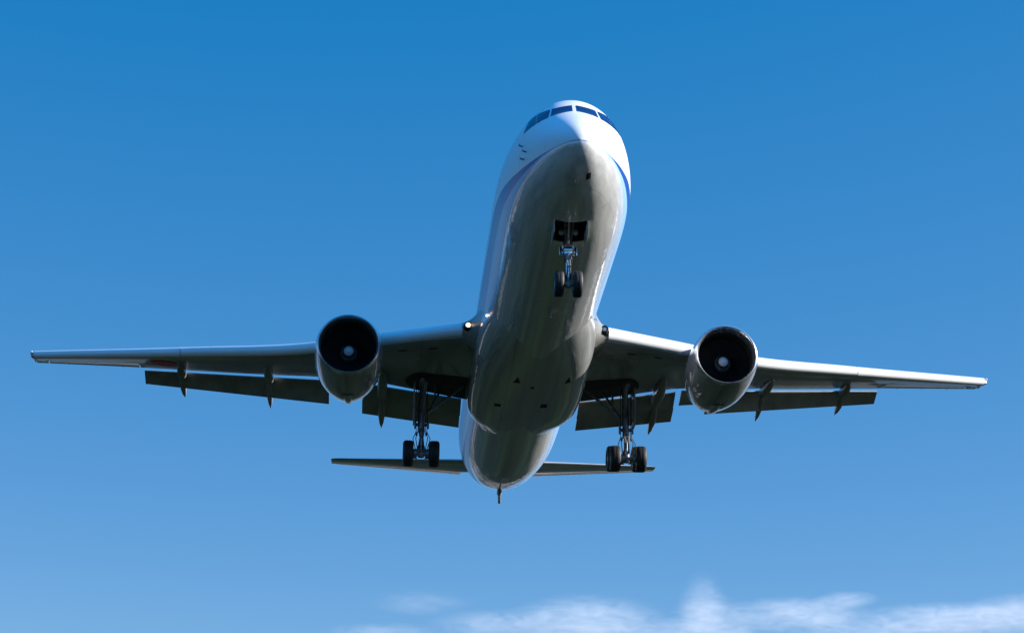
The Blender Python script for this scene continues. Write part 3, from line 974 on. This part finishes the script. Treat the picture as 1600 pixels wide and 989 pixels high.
def nose_gear():
    ay, az = 4.55, -4.25
    top = Vector((0, 4.72, -1.5))
    knee = Vector((0, 4.66, -3.30))
    axle = Vector((0, ay, az))
    bm = bmesh.new()
    tube(bm, [top, lerp(top, knee, .55), lerp(top, knee, .56), knee], [.12, .13, .16, .15], n=20)
    tube(bm, [Vector((-.52, 4.72, -1.75)), Vector((.52, 4.72, -1.75))], .08, n=12)
    tube(bm, [Vector((-.45, 4.70, -1.72)), lerp(top, knee, .62)], .045, n=10)
    tube(bm, [Vector((.45, 4.70, -1.72)), lerp(top, knee, .62)], .045, n=10)
    gear = finish('nose_landing_gear', bm, M['gear_metal'], smooth=40)
    bm = bmesh.new()
    tube(bm, [knee + Vector((0, 0, .1)), axle + Vector((0, 0, .08))], .075, n=20)
    finish('oleo_piston', bm, M['chrome'], gear)
    bm = bmesh.new()
    lathe(bm, axle + Vector((-.38, 0, 0)), [(0, 0), (0, .07), (.25, .075), (.27, .11), (.49, .11), (.51, .075), (.76, .07), (.76, 0)], (1, 0, 0), 20)
    tube(bm, [axle + Vector((0, 0, -.12)), axle + Vector((0, 0, .22))], [.10, .085], n=14)
    finish('axle', bm, M['gear_metal'], gear)
    for sx in (-1, 1):
        wheel((sx * .335, ay, az), .475, .34, gear)
    # steering collar with its two actuators
    bm = bmesh.new()
    cz = -2.98
    lathe(bm, Vector((0, 4.70, cz - .12)), [(0, .16), (0, .20), (.10, .205), (.12, .17), (.2, .17), (.22, .21), (.32, .21), (.33, .16)], (0, 0, 1), 24, up=(0, 1, 0))
    for sx in (-1, 1):
        tube(bm, [(sx * .27, 4.50, cz - .22), (sx * .27, 4.62, cz + .12)], .055, n=12)
        tube(bm, [(sx * .14, 4.46, cz - .18), (sx * .33, 4.52, cz - .18)], .035, n=10)
    box(bm, (0, 4.50, cz + .02), (.34, .10, .10), bevel=.02)
    finish('steering_collar', bm, M['chrome'], gear)
    bm = bmesh.new()
    box(bm, (0, 4.44, cz + .16), (.26, .035, .09), bevel=.01)
    finish('red_tag', bm, M['pink'], gear)
    bm = bmesh.new()
    for sx in (-.06, .06):
        tube(bm, [(sx, 4.52, -3.34), (sx * .6, 4.22, -3.68)], .028, n=8)
        tube(bm, [(sx * .6, 4.22, -3.68), (sx, 4.50, -4.08)], .028, n=8)
    tube(bm, [(-.08, 4.22, -3.68), (.08, 4.22, -3.68)], .035, n=8)
    finish('torque_link', bm, M['gear_metal'], gear)
    # drag brace
    bm = bmesh.new()
    for sx in (-.16, .16):
        tube(bm, [(sx, 3.55, -1.6), (sx * .9, 4.20, -2.15), (sx * .5, 4.66, -2.62)], .045, n=10)
    tube(bm, [(-.2, 4.2, -2.15), (.2, 4.2, -2.15)], .04, n=10)
    finish('drag_brace', bm, M['gear_metal'], gear)
    bm = bmesh.new()
    tube(bm, [(0, 3.9, -1.75), (0, 4.35, -2.45), (0, 4.45, -2.75)], [.05, .05, .03], n=10)
    finish('retract_actuator', bm, M['chrome'], gear)
    # two landing lamps on the strut
    for sx in (-1, 1):
        bm = bmesh.new()
        lathe(bm, (sx * .25, 4.46, -2.30), [(0, 0), (.012, .07), (.03, .105), (.035, .12), (.14, .11), (.22, .05), (.23, 0)], (0, 1, 0), 28, seg_mats=[0, 0, 1, 1, 1, 1])
        tube(bm, [(sx * .25, 4.62, -2.30), (sx * .05, 4.75, -2.34)], .025, n=8, mi=1)
        finish('gear_lamp', bm, [M['lens'], M['gear_metal']], gear)
    # hydraulic lines
    bm = bmesh.new()
    for dx in (-.13, -.10, .12):
        tube(bm, [(dx, 4.72, -1.9), (dx * 1.1, 4.62, -2.5), (dx * 1.4, 4.58, -3.0), (dx * .9, 4.50, -3.6), (dx * .8, 4.46, -4.1)], .012, n=6)
    finish('hydraulic_line', bm, M['cavity'], gear)
    # four doors hanging beside the bay
    for sx in (-1, 1):
        b0 = fus_pt(3.8, sx * k0 * da)
        bm = bmesh.new()
        loft(bm, [[Vector((sx * x, y, z)) for y, z in ((3.40, -2.20), (3.44, -2.50), (3.56, -2.66), (4.60, -2.78), (4.72, -2.70), (4.74, -2.32))] for x in (.585, .615)])
        for k in range(4):
            box(bm, (sx * .575, 3.60 + .32 * k, -2.48), (.03, .03, .30))
        finish('gear_door', bm, M['silver'], gear, smooth=30)
    return gear
nose_gear()

def main_gear(s):
    X, Y, Z = s * 4.67, 27.12, -4.82
    top = Vector((X + s * .02, 27.35, -1.25))
    low = Vector((X, 27.16, -3.75))
    piv = Vector((X, Y, Z + .05))
    bm = bmesh.new()
    tube(bm, [top, lerp(top, low, .4), lerp(top, low, .41), low], [.125, .125, .155, .15], n=20)
    tube(bm, [top + Vector((0, -1.0, -.25)), top + Vector((0, .9, -.2))], .10, n=14)
    tube(bm, [low + Vector((-.30, -.02, .35)), low + Vector((.30, -.02, .35))], .08, n=12)
    tube(bm, [low + Vector((0, -.26, .1)), low + Vector((0, -.24, .55))], .07, n=10)
    gear = finish('main_landing_gear', bm, M['gear_metal'], smooth=40)
    bm = bmesh.new()
    tube(bm, [low + Vector((0, 0, .1)), piv + Vector((0, 0, .1))], .10, n=20)
    finish('oleo_piston', bm, M['chrome'], gear)
    tilt = rad(-14.0)
    d = Vector((0, math.cos(tilt), math.sin(-tilt)))
    bm = bmesh.new()
    tube(bm, [piv - d * .86, piv - d * .3, piv, piv + d * .3, piv + d * .86], [.09, .11, .15, .11, .09], n=16)
    lathe(bm, piv + Vector((0, 0, -.16)), [(0, 0), (0, .15), (.3, .19), (.52, .17), (.52, 0)], (0, 0, 1), 20, up=(0, 1, 0))
    for e in (-.71, .71):
        a = piv + d * e
        lathe(bm, a + Vector((-.72, 0, 0)), [(0, 0), (0, .07), (.36, .08), (.38, .22), (.52, .22), (.54, .09), (.90, .09), (.92, .22), (1.06, .22), (1.08, .08), (1.44, .07), (1.44, 0)], (1, 0, 0), 24)
    # brake rods under the beam
    for dx in (-.2, .2):
        tube(bm, [piv + Vector((dx, -.72, -.42)), piv + Vector((dx, .70, -.06))], .03, n=8)
    finish('bogie_beam', bm, M['gear_metal'], gear, smooth=40)
    for e in (-.71, .71):
        for dx in (-.585, .585):
            a = piv + d * e + Vector((dx, 0, 0))
            wheel(a[:], .595, .46, gear)
    # torque links behind the piston
    bm = bmesh.new()
    for dx in (-.11, .11):
        tube(bm, [low + Vector((dx, -.20, .05)), low + Vector((dx * .5, -.62, -.42)), piv + Vector((dx, -.16, .22))], [.05, .04, .05], n=8)
    finish('torque_link', bm, M['gear_metal'], gear)
    # folding side brace to the body and drag brace
    bm = bmesh.new()
    a = lerp(top, low, .72)
    b = Vector((s * 3.45, 27.30, -2.02))
    c = Vector((s * 2.75, 27.4, -1.40))
    tube(bm, [a, b], .055, n=12)
    tube(bm, [b, c], .06, n=12)
    box(bm, b, (.16, .15, .16), bevel=.03)
    tube(bm, [lerp(a, b, .5), Vector((s * 4.1, 27.35, -1.3))], .045, n=10)
    finish('side_brace', bm, M['gear_metal'], gear)
    bm = bmesh.new()
    tube(bm, [lerp(top, low, .66), Vector((X - s * .15, 25.9, -1.7))], .07, n=12)
    tube(bm, [lerp(top, low, .60) + Vector((-s * .3, 0, 0)), Vector((X - s * .9, 28.3, -1.35))], .055, n=12)
    finish('drag_brace', bm, M['gear_metal'], gear)
    bm = bmesh.new()
    for dx, dy in ((-.24, -.12), (.25, -.1), (.18, -.22), (-.16, -.22)):
        tube(bm, [top + Vector((dx, dy, -.2)), lerp(top, low, .5) + Vector((dx * 1.1, dy, 0)), low + Vector((dx, dy, 0)), low + Vector((dx * 1.6, dy - .2, -.4)), piv + Vector((dx, dy, .12))], .018, n=6)
    finish('hydraulic_line', bm, M['cavity'], gear)
    # long door on the outer side of the leg, small door at the knee
    bm = bmesh.new()
    o = X + s * .34
    loft(bm, [[Vector((o + s * q, y, z)) for y, z in ((26.55, -1.55), (26.62, -2.8), (26.8, -3.28), (27.7, -3.30), (27.85, -2.9), (27.85, -1.4))] for q in (0, .05)])
    box(bm, (X + s * .28, 27.2, -2.0), (.14, .1, .1))
    box(bm, (X + s * .28, 27.2, -2.9), (.14, .1, .1))
    finish('leg_door', bm, M['flap_grey'], gear, smooth=30)
    bm = bmesh.new()
    for sx in (-1, 1):
        box(bm, low + Vector((sx * .30, -.12, .30)), (.08, .10, .34), bevel=.02)
        box(bm, low + Vector((sx * .22, -.16, -.12)), (.10, .10, .16), bevel=.02)
    box(bm, low + Vector((0, -.27, -.12)), (.16, .08, .22), bevel=.02)
    finish('brake_manifold', bm, M['gear_metal'], gear)
    return gear
main_gear(-1)
main_gear(1)

# ------------------------------------------------------------------ ground below (seen only mirrored in the belly)
bm = bmesh.new()
R0 = 26000.0
prev = None
for r in (0.0, 60, 200, 600, 2000, 6000, 14000, R0):
    ring = [bm.verts.new((0, 0, 0))] if r == 0 else [bm.verts.new((r * math.cos(2 * PI * k / 48), r * math.sin(2 * PI * k / 48), 0)) for k in range(48)]
    if prev:
        for k in range(48):
            v = []
            for q in (prev[k % len(prev)], ring[k], ring[(k + 1) % 48], prev[(k + 1) % len(prev)]):
                if q not in v:
                    v.append(q)
            bm.faces.new(v)
    prev = ring
bmesh.ops.recalc_face_normals(bm, faces=bm.faces[:])
me = bpy.data.meshes.new('ground')
bm.to_mesh(me)
bm.free()
ground = bpy.data.objects.new('ground', me)
COL.objects.link(ground)
ground['kind'] = 'structure'
ground['label'] = 'dark green grass fields under the approach path, mirrored in the belly'
gm = bpy.data.materials.new('grass_and_fields')
gm.use_nodes = True
n, l = gm.node_tree.nodes, gm.node_tree.links
b = n['Principled BSDF']
b.inputs['Roughness'].default_value = 0.9
b.inputs['Specular IOR Level'].default_value = 0.1
tc = n.new('ShaderNodeTexCoord')
def gnoise(scale, detail, stretch=(1, 1, 1)):
    mp = n.new('ShaderNodeMapping')
    mp.inputs['Scale'].default_value = stretch
    tx = n.new('ShaderNodeTexNoise')
    tx.inputs['Scale'].default_value = scale
    tx.inputs['Detail'].default_value = detail
    l.new(tc.outputs['Object'], mp.inputs['Vector'])
    l.new(mp.outputs[0], tx.inputs['Vector'])
    return tx.outputs['Fac']
r1 = n.new('ShaderNodeValToRGB')
r1.color_ramp.elements[0].position, r1.color_ramp.elements[1].position = .44, .74
r1.color_ramp.elements[0].color = (.0015, .0045, .002, 1)
r1.color_ramp.elements[1].color = (.022, .040, .012, 1)
l.new(gnoise(.085, 7, (1, .09, 1)), r1.inputs['Fac'])
vo = n.new('ShaderNodeTexVoronoi')                    # pale roofs, lanes and dry plots of the surrounding town
vo.inputs['Scale'].default_value = .022
l.new(tc.outputs['Object'], vo.inputs['Vector'])
sv = n.new('ShaderNodeSeparateColor')
l.new(vo.outputs['Color'], sv.inputs[0])
pick = mth(n, l, 'GREATER_THAN', sv.outputs[0], .52)
clump = mth(n, l, 'GREATER_THAN', gnoise(.004, 3), .47)
ln = n.new('ShaderNodeVectorMath')
ln.operation = 'LENGTH'
l.new(tc.outputs['Object'], ln.inputs[0])
far = n.new('ShaderNodeMapRange')
far.inputs['From Min'].default_value, far.inputs['From Max'].default_value = 420, 700
l.new(ln.outputs['Value'], far.inputs['Value'])
tone = n.new('ShaderNodeValToRGB')
tone.color_ramp.elements[0].color = (.42, .30, .24, 1)
tone.color_ramp.elements[1].color = (.62, .56, .50, 1)
l.new(sv.outputs[1], tone.inputs['Fac'])
mx = n.new('ShaderNodeMix')
mx.data_type = 'RGBA'
l.new(mth(n, l, 'MULTIPLY', mth(n, l, 'MULTIPLY', pick, clump), far.outputs[0]), mx.inputs['Factor'])
l.new(r1.outputs['Color'], mx.inputs['A'])
l.new(tone.outputs['Color'], mx.inputs['B'])
l.new(mx.outputs['Result'], b.inputs['Base Color'])
me.materials.append(gm)

# ------------------------------------------------------------------ wooded ridge ring added out of view, hiding horizon glow from the skin
from mathutils import noise as mnoise
bm = bmesh.new()
rows = []
for j, (r, hk) in enumerate(((2000, 0), (2150, .22), (2400, .55), (2700, .85), (3000, 1.0), (3500, .8), (4200, 0))):
    row = []
    for k in range(240):
        a = 2 * PI * k / 240
        q = Vector((math.cos(a) * 5, math.sin(a) * 5, j * .25))
        h = 95 + 70 * mnoise.noise(q) + 30 * mnoise.noise(q * 4)
        row.append(bm.verts.new((r * math.cos(a), r * math.sin(a), max(-1, h * hk - (2 if hk == 0 else 0)))))
    rows.append(row)
for a, b_ in zip(rows, rows[1:]):
    for k in range(240):
        bm.faces.new((a[k], a[(k + 1) % 240], b_[(k + 1) % 240], b_[k]))
bmesh.ops.recalc_face_normals(bm, faces=bm.faces[:])
for f in bm.faces:
    f.smooth = True
hme = bpy.data.meshes.new('glow_screen_hills')
bm.to_mesh(hme)
bm.free()
glow_screen_hills = bpy.data.objects.new('glow_screen_hills', hme)
COL.objects.link(glow_screen_hills)
glow_screen_hills['kind'] = 'structure'
glow_screen_hills['label'] = 'low wooded ridge added out of view to hide the horizon glow in reflections'
hm = bpy.data.materials.new('wooded_slopes')
hm.use_nodes = True
n, l = hm.node_tree.nodes, hm.node_tree.links
b = n['Principled BSDF']
b.inputs['Roughness'].default_value = 0.9
tc = n.new('ShaderNodeTexCoord')
mp = n.new('ShaderNodeMapping')
mp.inputs['Scale'].default_value = (.006, .006, .03)
tx = n.new('ShaderNodeTexNoise')
tx.inputs['Scale'].default_value = 1.0
tx.inputs['Detail'].default_value = 8
l.new(tc.outputs['Object'], mp.inputs['Vector'])
l.new(mp.outputs[0], tx.inputs['Vector'])
rp = n.new('ShaderNodeValToRGB')
e = rp.color_ramp.elements
e[0].position, e[0].color = .36, (.012, .020, .014, 1)
e[1].position, e[1].color = .52, (.05, .055, .035, 1)
x = rp.color_ramp.elements.new(.58)
x.color = (.30, .24, .20, 1)
l.new(tx.outputs['Fac'], rp.inputs['Fac'])
l.new(rp.outputs['Color'], b.inputs['Base Color'])
hme.materials.append(hm)

# ------------------------------------------------------------------ thin clouds low over the horizon
scene.cycles.volume_bounces = 2
scene.cycles.volume_max_steps = 256
scene.cycles.volume_step_rate = 0.35
cm = bpy.data.materials.new('cloud_vapour')
cm.use_nodes = True
n, l = cm.node_tree.nodes, cm.node_tree.links
n.remove(n['Principled BSDF'])
pv = n.new('ShaderNodeVolumePrincipled')
pv.inputs['Color'].default_value = (.97, .97, .98, 1)
pv.inputs['Anisotropy'].default_value = 0.1
tc = n.new('ShaderNodeTexCoord')
ln = n.new('ShaderNodeVectorMath'); ln.operation = 'LENGTH'
l.new(tc.outputs['Object'], ln.inputs[0])
fall = n.new('ShaderNodeMapRange'); fall.interpolation_type = 'SMOOTHSTEP'
fall.inputs['From Min'].default_value, fall.inputs['From Max'].default_value = 1.0, 0.15
l.new(ln.outputs['Value'], fall.inputs['Value'])
geo = n.new('ShaderNodeNewGeometry')
mp = n.new('ShaderNodeMapping')
mp.inputs['Scale'].default_value = (.0085, .0085, .026)
l.new(geo.outputs['Position'], mp.inputs['Vector'])
tx = n.new('ShaderNodeTexNoise')
tx.inputs['Scale'].default_value = 1.0
tx.inputs['Detail'].default_value = 9.0
tx.inputs['Roughness'].default_value = 0.6
tx.inputs['Distortion'].default_value = 1.4
l.new(mp.outputs[0], tx.inputs['Vector'])
rg = n.new('ShaderNodeMapRange'); rg.interpolation_type = 'SMOOTHSTEP'
rg.inputs['From Min'].default_value, rg.inputs['From Max'].default_value = .28, .72
l.new(tx.outputs['Fac'], rg.inputs['Value'])
m1 = n.new('ShaderNodeMath'); m1.operation = 'MULTIPLY'
l.new(fall.outputs[0], m1.inputs[0]); l.new(rg.outputs[0], m1.inputs[1])
m2 = n.new('ShaderNodeMath'); m2.operation = 'MULTIPLY'
m2.inputs[1].default_value = 0.0042
l.new(m1.outputs[0], m2.inputs[0])
oi = n.new('ShaderNodeObjectInfo')
m3 = n.new('ShaderNodeMath'); m3.operation = 'MULTIPLY'
l.new(m2.outputs[0], m3.inputs[0]); l.new(oi.outputs['Alpha'], m3.inputs[1])
l.new(m3.outputs[0], pv.inputs['Density'])
l.new(pv.outputs[0], n['Material Output'].inputs['Volume'])
CLOUDS = [((180, 9000, 1205), 260, 60, .22, 'faint wisp of cloud below the tail skid'), ((40, 9000, 1068), 300, 55, .45, 'low pale cloud streak at the lower edge, farthest to the left'),
          ((560, 9000, 1110), 420, 85, .6, 'thin spread of cloud below the tail, left of the bright bank'), ((880, 9000, 1145), 400, 125, .8, 'soft bright cloud bank to the left of the tall puff'),
          ((1360, 9000, 1190), 120, 190, .55, 'tall narrow puff of cloud rising above the others'), ((1400, 9000, 1130), 230, 150, .55, 'hazy foot of cloud widening under the tall puff'),
          ((1250, 9000, 1080), 620, 100, .7, 'dim veil of cloud along the lower edge, left of the tall puff'),
          ((1761, 9000, 1185), 360, 88, 1.0, 'bright flat cloud just to the right of the tall puff'), ((1960, 9000, 1255), 170, 32, .8, 'small thin wisp above the flat bright cloud'),
          ((2250, 9000, 1100), 680, 110, .8, 'pale cloud layer along the lower edge under the right wing tip'), ((2480, 9000, 1185), 560, 80, 1.0, 'long cloud band sloping up towards the right edge'),
          ((2900, 9000, 1215), 520, 110, 1.0, 'cloud band cut by the right edge of the view')]
bm = bmesh.new()
bmesh.ops.create_icosphere(bm, subdivisions=3, radius=1.0)
cme = bpy.data.meshes.new('cloud')
bm.to_mesh(cme)
bm.free()
cme.materials.append(cm)
for p, rx, rz, dens, lab in CLOUDS:
    o = bpy.data.objects.new('cloud', cme)
    COL.objects.link(o)
    o.location = p
    o.scale = (rx, 260, rz)
    o.color = (1, 1, 1, dens)
    o['label'] = lab
    o['category'] = 'cloud'
    o['group'] = 'thin clouds low in the sky'
